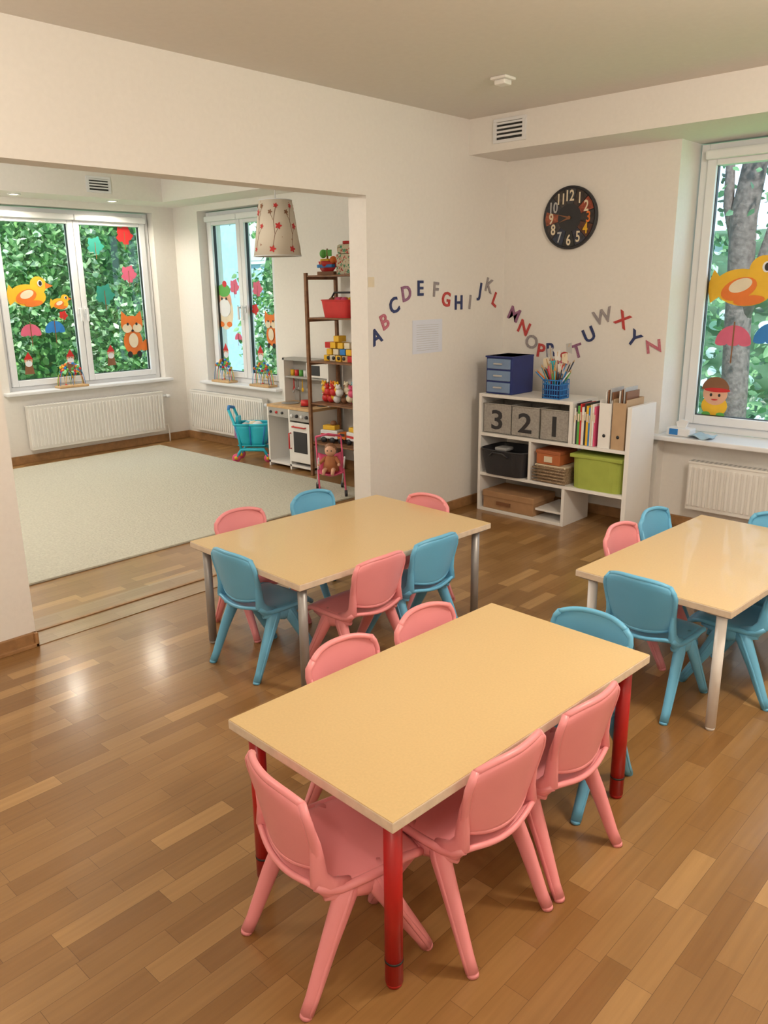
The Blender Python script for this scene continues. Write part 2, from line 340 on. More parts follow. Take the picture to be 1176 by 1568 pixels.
chairs=[('p',2.325,-4.005,-12),('p',2.475,-3.705,87),('p',2.495,-3.352,88),('b',2.385,-3.030,180),('p',2.075,-3.585,-92),('p',2.095,-3.215,-92),
 ('b',0.93,-3.105,0),('p',0.60,-2.86,-93),('b',0.60,-2.38,-93),('p',0.96,-2.185,178),('p',1.28,-2.885,88),('b',1.285,-2.53,87),
 ('b',2.34,-2.275,-2),('b',2.565,-1.935,87),('b',2.585,-1.58,87),('p',2.13,-1.88,-92),('b',2.13,-1.54,-92),('b',2.46,-1.385,178)]
for c,x,y,a in chairs: mkobj('childrens_chair',cm[c],(x,y,0),math.radians(a))
# ---------------------------------------------------------------- tables
def table(name,x,y,W,L,rz,legmat,r,ring):
    b=B();h=0.5
    b.box(-W/2,W/2,-L/2,L/2,h-0.028,h-0.0015,EDGE,0.003)
    b.box(-W/2+0.0015,W/2-0.0015,-L/2+0.0015,L/2-0.0015,h-0.004,h,TOP,0.001)
    i=0.052
    for sx in(-1,1):
        for sy in(-1,1):
            px=sx*(W/2-i);py=sy*(L/2-i)
            b.cyl((px,py,0.012),(px,py,h-0.028),r,r,legmat,20);b.cyl((px,py,0.0),(px,py,0.014),r*0.85,r,legmat,20)
            b.box(px-0.04,px+0.04,py-0.04,py+0.04,h-0.036,h-0.028,GREY,0.002)
            if ring: b.cyl((px,py,0.070),(px,py,0.076),r*1.04,r*1.04,BLACK,20)
    return b.obj(name,(x,y,0),math.radians(rz))
table('childrens_table',2.29,-3.49,0.615,1.13,-2.3,RED,0.022,True)
table('childrens_table',0.98,-2.65,0.80,1.17,-3.0,GREY,0.019,False)
table('childrens_table',2.395,-1.865,0.63,1.11,-3.0,WHITEP,0.019,False)
# ---------------------------------------------------------------- white shelving unit
Y0,Y1=-0.46,-0.12
b=B();w=0.022
b.box(0.13,0.13+w,Y0,Y1,0,0.86,WHITEP,0.002);b.box(0.13+w,0.865,Y0,Y1,0.838,0.86,WHITEP,0.002)
b.box(0.865,0.865+w,Y0,Y1,0.58,0.86,WHITEP,0.002);b.box(1.275,1.305,Y0-0.002,Y1,0,0.86,WHITEP,0.002)
b.box(0.13+w,1.275,Y0,Y1,0.558,0.58,WHITEP,0.002);b.box(0.13+w,1.275,Y0,Y1,0.265,0.287,WHITEP,0.002)
b.box(0.56,0.58,Y0,Y1,0.287,0.558,WHITEP,0.002);b.box(0.835,0.857,Y0,Y1,0.0,0.265,WHITEP,0.002)
b.box(0.13+w,0.835,Y0,Y1,0.0,0.022,WHITEP,0.002);b.box(0.62,0.835,Y0+0.02,Y1,0.075,0.09,WHITEP,0.002)
b.box(0.865,1.275,Y1-0.006,Y1,0.60,0.84,WHITEP)
b.obj('shelving_unit')
FAB=col('grey_fabric',(0.38,0.36,0.33),0.95,var=0.14,scale=80,bump=0.4)
for x0,x1,t in((0.165,0.395,'3'),(0.405,0.625,'2'),(0.64,0.855,'1')):
    b=B();z0,z1=0.581,0.79;g=0.012
    ya,yb=Y0+0.015,Y0+0.26
    for (a,c,d,e) in((x0,x1,ya,ya+g),(x0,x1,yb-g,yb),(x0,x0+g,ya+g,yb-g),(x1-g,x1,ya+g,yb-g)): b.box(a,c,d,e,z0,z1,FAB,0.004)
    b.box(x0,x1,ya,yb,z0,z0+0.01,FAB,0.003)
    text(b,t,0.19,0.001,DK,((x0+x1)/2,ya-0.001,0.68),'B',0,1.25)
    b.tube([(x0,ya,z1),(x1,ya,z1),(x1,yb,z1),(x0,yb,z1),(x0,ya,z1)],.005,FAB,6)
    b.obj('fabric_storage_box')
def tub(name,x0,x1,y0,y1,z0,z1,mat,taper=0.02,th=0.008,lip=True,inner=None,rnd=0.06):
    b=B();cx,cy=(x0+x1)/2,(y0+y1)/2;hx,hy=(x1-x0)/2,(y1-y0)/2
    def ring(k,sc_):
        pts=[];N=32
        for i in range(N):
            a=2*pi*i/N;c,s=math.cos(a),math.sin(a);p=2/5
            pts.append((cx+(hx-sc_)*math.copysign(abs(c)**p,c),cy+(hy-sc_)*math.copysign(abs(s)**p,s),k))
        return pts
    rs=[ring(z0,taper),ring(z0+(z1-z0)*0.5,taper*0.5),ring(z1,0.0),ring(z1,th),ring(z0+th,taper+th)]
    vs=sum(rs,[]);fs=[tuple(range(32)),tuple(range(128,160))]
    for j in range(4):
        for i in range(32): fs.append((j*32+i,j*32+(i+1)%32,(j+1)*32+(i+1)%32,(j+1)*32+i))
    b.add(vs,fs,mat,False)
    if lip: b.tube(ring(z1,0)+ring(z1,0)[:1],0.006,mat,8)
    return b
b=tub('x',0.16,0.55,Y0-0.05,Y0+0.27,0.288,0.47,DK,0.03)
b.tube([(0.27,Y0-0.055,0.43),(0.31,Y0-0.075,0.46),(0.39,Y0-0.075,0.46),(0.43,Y0-0.055,0.43)],0.007,DK,8)
b.box(0.24,0.34,Y0+.05,Y0+.15,.45,.475,LGREY,.01)
b.obj('black_storage_basket')
WICK=spots('wicker',(0.30,0.20,0.12),[(0.55,0.42,0.28)],70,0.35)
b=tub('x',0.60,0.86,Y0+0.0,Y0+0.26,0.288,0.40,WICK,0.012)
for i in range(5): b.tube([(0.60,Y0-0.004,0.30+i*0.022),(0.73,Y0-0.006,0.302+i*0.022),(0.86,Y0-0.004,0.30+i*0.022)],0.006,WICK,6)
b.box(0.61,0.85,Y0+0.01,Y0+0.25,0.395,0.41,CREAM,0.004);b.obj('wicker_basket')
b=B();OB=col('copper_box',(0.50,0.15,0.05));b.box(0.615,0.80,Y0+0.02,Y0+0.24,0.412,0.50,OB,0.006);b.box(0.61,0.805,Y0+0.015,Y0+0.245,0.485,0.51,col('copper_lid',(0.42,0.13,0.05)),0.005);b.box(0.68,0.74,Y0+0.012,Y0+0.022,0.43,0.47,CREAM);b.obj('orange_box')
b=tub('x',0.885,1.262,Y0+0.005,Y0+0.30,0.288,0.51,LIME,0.006,0.012,True);b.box(0.885,1.262,Y0-0.001,Y0+0.30,0.495,0.52,LIME,0.006);b.obj('green_fabric_box')
CARD=col('cardboard',(0.42,0.24,0.12),0.9,var=0.1)
b=B();b.box(0.18,0.61,Y0+0.01,Y0+0.29,0.023,0.135,CARD,0.004);b.box(0.175,0.615,Y0+0.005,Y0+0.295,0.11,0.155,CARD,0.005);b.box(0.30,0.42,Y0+0.001,Y0+0.008,0.06,0.085,BRN);b.obj('cardboard_box')
# books and files
b=B();x=0.893
for wd,hh,m in((0.014,0.24,WHITEP),(0.010,0.27,DK),(0.016,0.255,GRN),(0.012,0.27,REDP),(0.018,0.25,WHITEP),(0.012,0.275,DK),(0.016,0.26,YEL),(0.010,0.25,BLU),(0.014,0.27,CREAM),(0.012,0.275,WHITEP),(0.01,0.26,MAG)):
    b.box(x,x+wd,Y0+0.015,Y0+0.20,0.581,0.581+hh,m,0.0015);b.box(x+0.002,x+wd-0.002,Y0+0.0135,Y0+0.016,0.581+hh*0.6,0.581+hh*0.8,CREAM);x+=wd+0.0012
b.obj('row_of_books')
def magfile(x0,x1,mat,z1,nm,y=0):
    b=B();g=0.003;ya=Y0+0.012+y;yb=ya+0.24;z0=0.581
    b.box(x0,x1,ya,ya+g,z0,z1-0.02,mat);b.box(x0,x0+g,ya+g,yb,z0,z1,mat);b.box(x1-g,x1,ya+g,yb,z0,z1,mat);b.box(x0+g,x1-g,ya+g,yb,z0,z0+g,mat);b.box(x0+g,x1-g,yb-g,yb,z0,z1,mat)
    for k in range(4): b.box(x0+0.008+k*0.015,x0+0.016+k*0.015,ya+0.06,yb-0.01,z0+0.01,z1+0.045+0.012*(k%3),(WHITEP,BRN,LGREY,BRN)[k])
    b.cyl(((x0+x1)/2,ya-0.0015,z0+0.08),((x0+x1)/2,ya,z0+0.08),0.011,0.011,DK,14)
    b.obj(nm)
magfile(1.075,1.158,WHITEP,0.89,'magazine_file');magfile(1.168,1.258,col('kraft',(0.50,0.34,0.20),0.8),0.90,'magazine_file')
# blue drawers on top
b=B();x0,x1,y0,y1,z0,z1=0.165,0.385,-0.44,-0.16,0.8605,1.125
b.box(x0,x1,y0+0.012,y1,z0,z1,NAVY,0.006);b.box(x0-0.003,x1+0.003,y0,y1,z1-0.012,z1,NAVY,0.004)
FR=col('drawer_clear',(0.20,0.30,0.48),0.3)
for i in range(3):
    zz=z0+0.012+i*0.082;b.box(x0+0.014,x1-0.014,y0,y0+0.016,zz,zz+0.070,FR,0.005);b.box(x0+0.075,x1-0.075,y0-0.012,y0,zz+0.03,zz+0.042,LGREY,0.003)
b.obj('drawer_organizer')
# pencil holder
b=B();b.box(0.63,0.76,-0.42,-0.30,0.8605,0.868,BLU);
for i in range(8):
    for (p,q) in ((0.63+i*0.0186,-0.42),(0.63+i*0.0186,-0.30),(0.63,-0.42+i*0.0171),(0.76,-0.42+i*0.0171)):
        b.cyl((p,q,0.862),(p,q,0.985),0.003,0.003,BLU,6)
for z in(0.885,0.92,0.955,0.985): b.tube([(0.63,-0.42,z),(0.76,-0.42,z),(0.76,-0.30,z),(0.63,-0.30,z),(0.63,-0.42,z)],0.004,BLU,6)
b.box(0.637,0.753,-0.413,-0.307,0.866,0.95,NAVY)
cs=[REDP,YEL,GRN,BLU,ORG,MAG,LTWOOD,WHITEP,TEAL,LTWOOD,DK]
for i in range(46):
    px=random.uniform(0.65,0.74);py=random.uniform(-0.40,-0.32);dx=(px-0.695)*1.6+random.uniform(-.03,.03);dy=random.uniform(-.03,.03);hh=random.uniform(1.03,1.12)
    b.cyl((px,py,0.95),(px+dx,py+dy,hh),0.0045,0.0045,random.choice(cs),6);b.cyl((px+dx,py+dy,hh),(px+dx*1.1,py+dy*1.1,hh+0.015),0.0045,0.0005,LTWOOD,6)
for i in range(8): # paper flags on sticks
    px=0.58+i*0.032;z=1.0+0.03*(i*2%5)+.008*i;y=-0.355-i*.006
    b.cyl((0.66+i*.01,-.36,.95),(px,y,z+.05),.003,.003,LTWOOD,6)
    b.prism([(px-0.02,z),(px+0.022,z-0.012),(px+0.016,z+0.06),(px-0.025,z+0.05)],y,y+.002,(WHITEP,CREAM,LGREY,TEAL,WHITEP)[i%5])
b.obj('pencil_holder')
# ---------------------------------------------------------------- wall decorations
b=B()
PNK=spots('letter_pink',(0.52,0.13,0.20),[(0.7,0.45,0.4)],90,0.3);GL=spots('letter_grey',(0.36,0.32,0.32),[(0.12,0.12,0.2)],90,0.3);NV=spots('letter_navy',(0.025,0.04,0.14),[(0.35,0.35,0.45)],120,0.18);RD=spots('letter_red',(0.52,0.05,0.05),[(0.7,0.35,0.25)],90,0.22);PU=spots('letter_mauve',(0.28,0.11,0.22),[(0.6,0.5,0.55)],100,0.25)
for t,y,z,r,m in (('A',-1.39,1.30,22,NV),('B',-1.31,1.39,25,PNK),('C',-1.22,1.485,22,NV),('D',-1.10,1.56,12,PU),('E',-.96,1.59,0,NV),('F',-.80,1.58,-5,GL),('G',-.69,1.515,-8,RD),('H',-.55,1.49,0,NV),('I',-.42,1.49,-8,GL),('J',-.31,1.56,-12,NV),('K',-.19,1.60,-18,GL),('L',-.11,1.50,-30,RD)):
    text(b,t,0.135,0.003,m,(0.004,y,z),'A',math.radians(r))
for t,x,z,r,m in (('M',.10,1.395,-25,PU),('N',.19,1.30,-25,RD),('O',.26,1.20,-15,GL),('P',.345,1.14,-8,RD),('R',.43,1.15,5,NV),('S',.54,1.09,10,RD),('T',.64,1.15,20,PU),('U',.725,1.265,28,NV),('W',.82,1.39,18,GL),('X',.97,1.37,-30,RD),('Y',1.06,1.25,-35,NV),('Z',1.20,1.205,-80,PNK)):
    text(b,t,0.135,0.003,m,(x,-0.004,z),'B',math.radians(r))
b.obj('alphabet_wall_letters')
b=B();b.box(0.001,0.003,-1.04,-0.73,1.165,1.385,PAPER)
for i in range(12): b.box(0.003,0.0034,-1.0,-0.77,1.185+i*0.015,1.187+i*0.015,LGREY)
b.obj('paper_notice')
b=B();b.box(0.001,0.0025,-1.455,-1.40,1.60,1.66,CREAM);b.obj('tape_label')
# clock
b=B();cx,cz,R=0.54,2.04,0.205
b.lathe([(0,-0.004),(R,-0.004),(R,-0.028),(R-0.010,-0.034),(R-0.014,-0.024),(0,-0.022)],(cx,0,cz),DK,48,'y')
cols=[(0.05,0.05,0.055),(0.05,0.035,0.03),(0.30,0.06,0.03),(0.04,0.03,0.03),(0.10,0.035,0.02),(0.04,0.04,0.06),(0.03,0.03,0.03),(0.03,0.04,0.07),(0.06,0.05,0.05),(0.35,0.10,0.05),(0.04,0.04,0.05),(0.06,0.05,0.045)]
nc=[CREAM,CREAM,CREAM,ORG,YEL,CREAM,CREAM,LGREY,CREAM,CREAM,LGREY,CREAM]
for i in range(12):
    pts=[];a0=pi/2-(i-0.47)*pi/6;a1=pi/2-(i+0.47)*pi/6
    for rr,aa in((0.090,a0),(0.187,a0),(0.190,(a0+a1)/2),(0.187,a1),(0.090,a1)): pts.append((cx+rr*math.cos(aa),cz+rr*math.sin(aa)))
    b.prism(pts,-0.0265,-0.0235,col('clock_patch%d'%i,cols[i],0.5,var=0.5,scale=40))
    a=pi/2-i*pi/6;t=str(12 if i==0 else i)
    text(b,t,0.098,0.0008,nc[i],(cx+0.143*math.cos(a),-0.0275,cz+0.143*math.sin(a)),'B',0,0.75)
b.disc(cx,cz,0.09,0.09,-0.026,DK,seg=32)
b.disc(cx,cz,0.012,0.012,-0.033,BRN,th=0.006)
for an,ln,wd in((math.radians(200),0.085,0.008),(math.radians(165),0.12,0.006)):
    c_,s_=math.cos(an),math.sin(an);b.prism([(cx-s_*wd,cz+c_*wd),(cx+s_*wd,cz-c_*wd),(cx+c_*ln,cz+s_*ln)],-0.032,-0.030,BRN)
b.obj('wall_clock')
# ceiling detector, downlights
b=B();b.box(0.76,0.86,-1.28,-1.18,2.655,2.67,WHITEP,0.006);b.box(0.775,0.845,-1.265,-1.195,2.63,2.656,WHITEP,0.01);b.obj('motion_detector')
LAMP=pm('lamp_glow',(1.0,0.86,0.62),0.5,emit=30)
for y in(-0.93,-1.86,-2.8):
    b=B();b.lathe([(0.045,0),(0.055,0),(0.055,-0.006),(0.040,-0.008),(0.036,0.0)],(0,0,0),WHITE,28);b.lathe([(0,-0.003),(0.037,-0.003)],(0,0,0),LAMP,24);o=b.obj('downlight',(-3.88,y,2.42))
    l=bpy.data.lights.new('downlight_lamp','SPOT');l.energy=30;l.color=(1,0.90,0.74);l.spot_size=2.85;l.spot_blend=0.5;l.shadow_soft_size=0.045
    lo=bpy.data.objects.new('lamp',l);lo.location=(0,0,-0.03);lo.parent=o;sc.collection.objects.link(lo)
# pendant lamp
SH=spots('lampshade_fabric',(0.78,0.70,0.58),[(0.50,0.30,0.20)],18,0.12,0.8)
b=B();b.lathe([(0.125,0.20),(0.182,-0.20),(0.179,-0.20),(0.122,0.20)],(0,0,0),SH,40,closed=True)
b.lathe([(0.120,0.198),(0.127,0.198),(0.127,0.204),(0.120,0.204)],(0,0,0),WHITE,32,closed=True);b.lathe([(0.178,-0.204),(0.184,-0.204),(0.184,-0.198),(0.178,-0.198)],(0,0,0),WHITE,32,closed=True)
for k in range(7): # printed twigs and flowers on the shade
    a=k*2*pi/7
    def on(a,z,e=0): r=0.1535-0.1425*z+.0006+e;return(r*math.cos(a),r*math.sin(a),z)
    b.tube([on(a,-.15),on(a+.12,-.05),on(a+.05,.05),on(a+.2,.15)],.0018,BRN,5);b.tube([on(a+.12,-.05),on(a+.3,.0)],.0016,BRN,5);b.tube([on(a+.05,.05),on(a-.12,.10)],.0016,BRN,5)
    for q,(da,z) in enumerate(((.3,.01),(-.12,.11),(.2,.155),(0,-.155))):
        a2=a+da;s_=.015 if (k+q)%3 else .021;c0=Vector(on(a2,z,.001));tg=Vector((-math.sin(a2),math.cos(a2),0));up_=Vector((math.cos(a2)*-.141,math.sin(a2)*-.141,1)).normalized()
        b.add([c0+tg*(s_*(1+.35*math.cos(5*w_*pi/10))*math.cos(w_*pi/10))+up_*(s_*(1+.35*math.cos(5*w_*pi/10))*math.sin(w_*pi/10)) for w_ in range(20)],[tuple(range(20))],(REDP,BRN,REDP)[(k+q)%3])
b.cyl((0,0,0.08),(0,0,0.63),0.004,0.004,WHITE,8);b.cyl((0,0,0.06),(0,0,0.14),0.02,0.018,WHITE,14);b.ell((0,0,0.02),(0.032,0.032,0.045),WHITE)
for k in range(3):
    a=k*2*pi/3;b.cyl((0,0,0.13),(0.122*math.cos(a),0.122*math.sin(a),0.198),0.002,0.002,WHITE,6)
b.lathe([(0.0,0.63),(0.05,0.63),(0.045,0.61),(0.0,0.59)],(0,0,0),WHITE,24)
b.obj('pendant_lamp',(-1.45,-0.95,2.04))
# ---------------------------------------------------------------- stickers
STP=col('sticker_pink',(0.70,0.14,0.24));STG=col('sticker_green',(0.03,0.28,0.22))
def stickers(name,loc,rz,items):
    b=B();k=[0]
    def D(x,z,rx,rz_,m,l=0,rot=0,a0=0,a1=360): k[0]+=1;b.disc(x,z,rx,rz_,-0.006-0.0009*k[0],m,rot,22,a0,a1,0.0006)
    def Pg(pts,m,l=0): k[0]+=1;y=-0.006-0.0009*k[0];b.prism(pts,y-.0003,y+.0003,m)
    for kind,x,z,s in items:
        k[0]=0
        if kind=='bird':
            Pg([(x-.44*s,z+.26*s),(x-.20*s,z-.02*s),(x-.46*s,z-.22*s),(x-.52*s,z+.02*s)],YEL)
            D(x,z,.42*s,.26*s,YEL,1,-.1);D(x+.26*s,z+.24*s,.20*s,.20*s,YEL,1);Pg([(x+.43*s,z+.30*s),(x+.62*s,z+.22*s),(x+.43*s,z+.15*s)],ORG,1)
            D(x-.06*s,z-.02*s,.26*s,.15*s,ORG,2,.35);D(x-.04*s,z+.03*s,.17*s,.09*s,CREAM,3,.35);D(x+.30*s,z+.28*s,.06*s,.075*s,WHITE,2);D(x+.31*s,z+.28*s,.04*s,.055*s,BLACK,3)
            D(x+.10*s,z-.18*s,.22*s,.07*s,ORG,2,.1)
        elif kind in('umb','umbb'):
            m=STP if kind=='umb' else BLU
            D(x,z,.5*s,.5*s,m,0,0,0,180)
            for q in(-1,0,1): D(x+q*.33*s,z,.165*s,.07*s,m,1,0,180,360)
            Pg([(x-.02*s,z-.55*s),(x+.02*s,z-.55*s),(x+.02*s,z+.6*s),(x-.02*s,z+.6*s)],BRN,1)
        elif kind=='fox':
            D(x,z-.15*s,.26*s,.32*s,ORG,0);D(x+.42*s,z-.22*s,.26*s,.13*s,ORG,0,.5);D(x+.56*s,z-.10*s,.09*s,.08*s,CREAM,1,.5)
            D(x,z+.26*s,.30*s,.22*s,ORG,1);Pg([(x-.30*s,z+.30*s),(x-.26*s,z+.60*s),(x-.06*s,z+.42*s)],ORG,1);Pg([(x+.30*s,z+.30*s),(x+.26*s,z+.60*s),(x+.06*s,z+.42*s)],ORG,1)
            D(x-.14*s,z+.18*s,.13*s,.11*s,CREAM,2);D(x+.14*s,z+.18*s,.13*s,.11*s,CREAM,2);D(x,z+.12*s,.035*s,.03*s,BLACK,3);D(x-.12*s,z+.28*s,.03*s,.035*s,BLACK,3);D(x+.12*s,z+.28*s,.03*s,.035*s,BLACK,3)
            D(x,z-.12*s,.13*s,.18*s,CREAM,1);D(x-.13*s,z-.46*s,.07*s,.08*s,BLACK,1);D(x+.13*s,z-.46*s,.07*s,.08*s,BLACK,1)
        elif kind in('blobp','blobg','blobr'):
            m={'blobp':STP,'blobg':STG,'blobr':REDP}[kind]
            pts=[]
            for q in range(40):
                a=2*pi*q/40;r=s*(.50+.07*math.cos(5*a+.6)+.04*math.cos(11*a));pts.append((x+r*math.cos(a),z+r*math.sin(a)))
            Pg(pts,m)
            Pg([(x-.015*s,z-.8*s),(x+.03*s,z-.8*s),(x+.02*s,z+.2*s),(x-.02*s,z+.2*s)],BRN)
        elif kind=='gnome':
            Pg([(x-.24*s,z-.5*s),(x+.24*s,z-.5*s),(x+.16*s,z+.05*s),(x-.16*s,z+.05*s)],BRN if s<.21 else GRN,0)
            D(x,z+.12*s,.20*s,.18*s,SKIN,1);D(x,z+.0*s,.17*s,.15*s,WHITE,2);Pg([(x-.22*s,z+.2*s),(x+.22*s,z+.2*s),(x+.02*s,z+.56*s)],REDP,2)
            D(x-.06*s,z+.14*s,.02*s,.02*s,BLACK,3);D(x+.06*s,z+.14*s,.02*s,.02*s,BLACK,3)
        elif kind=='gnomew':
            D(x,z-.1*s,.30*s,.40*s,CREAM,0);D(x,z+.15*s,.26*s,.22*s,SKIN,1);D(x,z+.36*s,.24*s,.14*s,GRN,2);D(x+.04*s,z+.50*s,.08*s,.07*s,REDP,2);D(x,z-.02*s,.22*s,.2*s,WHITE,2);D(x-.15*s,z-.38*s,.10*s,.06*s,ORG,1);D(x+.15*s,z-.38*s,.10*s,.06*s,ORG,1)
            D(x-.08*s,z+.18*s,.03*s,.03*s,BLACK,3);D(x+.08*s,z+.18*s,.03*s,.03*s,BLACK,3);D(x-.32*s,z-.05*s,.1*s,.16*s,ORG,1,.5)
        elif kind=='boy':
            D(x,z-.22*s,.36*s,.30*s,YEL,0);D(x,z+.12*s,.34*s,.32*s,SKIN,1);D(x,z+.22*s,.38*s,.36*s,BRN,2,0,0,180);D(x+.05*s,z+.22*s,.36*s,.06*s,REDP,3)
            D(x-.11*s,z+.08*s,.035*s,.045*s,BLACK,3);D(x+.12*s,z+.08*s,.035*s,.045*s,BLACK,3);D(x,z-.03*s,.09*s,.04*s,REDP,3,0,180,360);D(x-.2*s,z-.46*s,.12*s,.07*s,GRN,1);D(x+.2*s,z-.46*s,.12*s,.07*s,GRN,1)
    b.obj(name,loc,rz)
stickers('window_stickers',(-4.26,0,0),pi/2,[('bird',-1.68,1.56,.40),('umb',-1.70,1.20,.20),('umbb',-1.46,1.22,.20),('bird',-1.38,1.48,.2),('blobg',-.95,2.03,.16),('blobg',-.90,1.56,.19),('blobr',-.62,2.14,.17),('blobp',-.61,1.76,.16),('blobr',-1.36,1.37,.08),('fox',-.63,1.14,.42),('gnome',-1.76,.93,.2),('gnome',-1.34,.93,.2),('gnome',-.90,.95,.2)])
stickers('window_stickers',(0,0.03,0),0,[('gnomew',-3.50,1.42,.46),('blobp',-3.32,1.62,.14),('blobp',-2.95,1.60,.14),('blobr',-3.0,1.40,.1),('fox',-2.76,1.2,.32),('gnome',-3.53,.93,.22),('gnome',-2.95,.93,.22),('umb',-3.3,1.1,.12)])
stickers('window_stickers',(0,0.30,0),0,[('bird',1.63,1.57,.44),('umb',1.60,1.22,.23),('umbb',1.84,1.24,.23),('boy',1.52,.86,.24)])
# ---------------------------------------------------------------- right sill items
b=B();b.box(1.34,1.50,-0.02,0.08,0.632,0.685,WHITE,0.012);b.box(1.36,1.42,-0.022,0.082,0.640,0.68,BLU,0.004);b.prism([(1.40,.68),(1.45,.68),(1.47,.73),(1.42,.74),(1.385,.72)],0.02,0.035,WHITE);b.obj('tissue_pack')
b=B();
def cl(u,v): return (1.50+0.14*u,-0.05+0.13*v,0.640+0.012*math.sin(u*7)*math.cos(v*6)+.006)
b.shell(cl,10,10,0.006,col('cloth_blue',(0.40,0.55,0.65),0.9));b.obj('folded_cloth')
# ---------------------------------------------------------------- playroom: ladder shelf
b=B();xs=(-1.63,-0.98);yf,yb=-0.51,-0.17
for x in xs:
    for y in(yf,yb): b.box(x-0.015,x+0.015,y-0.012,y+0.012,0,1.72,DKWOOD,0.003)
for z in(0.30,0.645,1.00,1.36,1.70):
    for x in xs: b.box(x-0.012,x+0.012,yf+0.012,yb-0.012,z-0.035,z-0.012,DKWOOD)
    for k in range(5): b.box(xs[0]-0.015,xs[1]+0.015,yf+0.0+k*0.07,yf+0.055+k*0.07,z-0.012,z,DKWOOD,0.002)
b.obj('ladder_shelf')
def toy(name,fn,x,y,z,rz=0,sc_=1):
    b=B();fn(b);o=b.obj(name,(x,y,z),rz)
    if sc_!=1: o.scale=(sc_,)*3
def ship(b):
    b.shell(lambda u,v:((u-.5)*.22*(0.6+.4*v),(math.sin(u*pi)*.06)*(v-.5)*2,0.05+.0*v+.06*abs(v-.5)*2-.045*math.sin(u*pi)*(1-abs(v-.5)*2)),10,8,0.008,REDP)
    b.box(-.09,.09,-.04,.04,.06,.085,BLU,.006);b.box(-.06,.04,-.03,.03,.085,.13,YEL,.01);b.cyl((0,0,.13),(0,0,.21),.008,.006,BRN);b.box(-.05,.05,-.004,.004,.15,.20,GRN,.002);b.box(-.1,.1,-.03,.03,0,.03,BRN,.005);b.ell((-.05,0,.17),(.03,.03,.035),GRN);b.ell((.07,0,.12),(.03,.03,.03),ORG)
toy('toy_ship',ship,-1.50,-.38,1.70)
def canister(b):
    M=spots('canister_print',(0.7,0.65,0.5),[(0.6,0.05,0.05),(0.1,0.35,0.2)],40,.35)
    b.box(-.11,.11,-.07,.07,0,.16,M,.01);b.box(-.105,.105,-.065,.065,.16,.235,M,.02);b.cyl((-.04,0,.23),(-.04,0,.26),.04,.04,REDP);b.cyl((.05,0,.23),(.05,0,.255),.035,.035,YEL)
toy('toy_box_set',canister,-1.24,-.36,1.70)
def basket(b):
    t=tub('x',-.17,.17,-.12,.12,0,.14,REDP,.02);b.v+=t.v;o=len(b.v)-len(t.v);k=b.mi(REDP)
    for f,sm in zip(t.f,t.sm): b.f.append([i+o for i in f]);b.m.append(k);b.sm.append(sm)
    b.tube([(-.15,0,.14),(-.1,0,.20),(.1,0,.20),(.15,0,.14)],.008,DK,8)
    for i in range(9): b.ell((-.13+.033*i,random.uniform(-.05,.05),.13),(.035,.035,.035),random.choice([MAG,ORG,REDP,BRN,YEL]))
toy('red_toy_basket',basket,-1.36,-.35,1.36)
def blocks(b):
    for i,(x,z,m) in enumerate(((-.16,0,YEL),(-.08,0,CREAM),(0,0,YEL),(.09,0,LTWOOD),(-.12,.06,YEL),(-.03,.06,CREAM),(.06,.06,BLU),(-.07,.12,YEL),(.03,.12,YEL),(.16,0,REDP),(.23,0,TEAL),(.14,.06,YEL),(.21,.06,ORG),(-.14,.12,REDP),(.12,.12,CREAM),(-.02,.18,YEL))): b.box(x-.035,x+.035,-.05,.05,z,z+.055,m,.006)
    for i in range(4): b.cyl((-.13+i*.07,-.055,.03),(-.13+i*.07,-.045,.03),.018,.018,DK,12)
toy('toy_building_set',blocks,-1.38,-.36,1.00,0,.9)
def plush(b):
    for i in range(24):
        x=-.21+.036*(i%12);m=(REDP,YEL,BRN,CREAM,BRN,ORG,WHITE,TEAL,GRN,YEL,REDP,CREAM,MAG,BLU)[(i*5)%14];z=.035+.065*(i//12)+.02*(i%2);y=random.uniform(-.07,.03)
        b.ell((x,y,z),(.036,.034,.036),m);b.ell((x,y-.015,z+.042),(.024,.024,.022),m);b.ell((x-.016,y-.015,z+.062),(.009,.008,.011),m);b.ell((x+.016,y-.015,z+.062),(.009,.008,.011),m);b.ell((x,y-.038,z+.038),(.009,.007,.007),CREAM if m!=CREAM else BRN)
toy('pile_of_plush_toys',plush,-1.36,-.36,.645)
def truck(b):
    b.box(-.13,.05,-.05,.05,.035,.11,WHITE,.01);b.box(.05,.13,-.05,.05,.035,.095,ORG,.015);b.box(.075,.125,-.052,.052,.065,.09,DK,.005);b.box(-.12,.03,-.053,.053,.06,.08,REDP)
    b.box(-.11,.02,-.04,.04,.11,.15,YEL,.01);b.ell((-.02,0,.165),(.03,.03,.025),BRN)
    for x in(-.09,.0,.09):
        for y in(-.05,.05): b.cyl((x,y-.01,.025),(x,y+.01,.025),.025,.025,DK,14)
toy('toy_truck',truck,-1.46,-.38,.30,.2)
toy('toy_truck',truck,-1.18,-.36,.30,-.1)
def stroller(b):
    for s in(-.12,.12):
        b.tube([(s,-.18,.03),(s,.02,.25),(s,.20,.50)],.008,MAG,8);b.tube([(s,.18,.03),(s,-.02,.25),(s,-.12,.36)],.008,WHITE,8)
        for y in(-.18,.18):
            b.cyl((s-.012,y,.03),(s+.012,y,.03),.03,.03,DK,16)
    b.tube([(-.12,.20,.50),(0,.22,.52),(.12,.20,.50)],.011,MAG,8)
    b.shell(lambda u,v:(-.11+.22*u,-.12+.22*v,.20+.28*max(0,v-.4)-.03*math.sin(u*pi)+.10*max(0,.25-v)),8,10,.008,MAG)
toy('doll_stroller',stroller,-1.02,-.86,0.014,.9,.85)
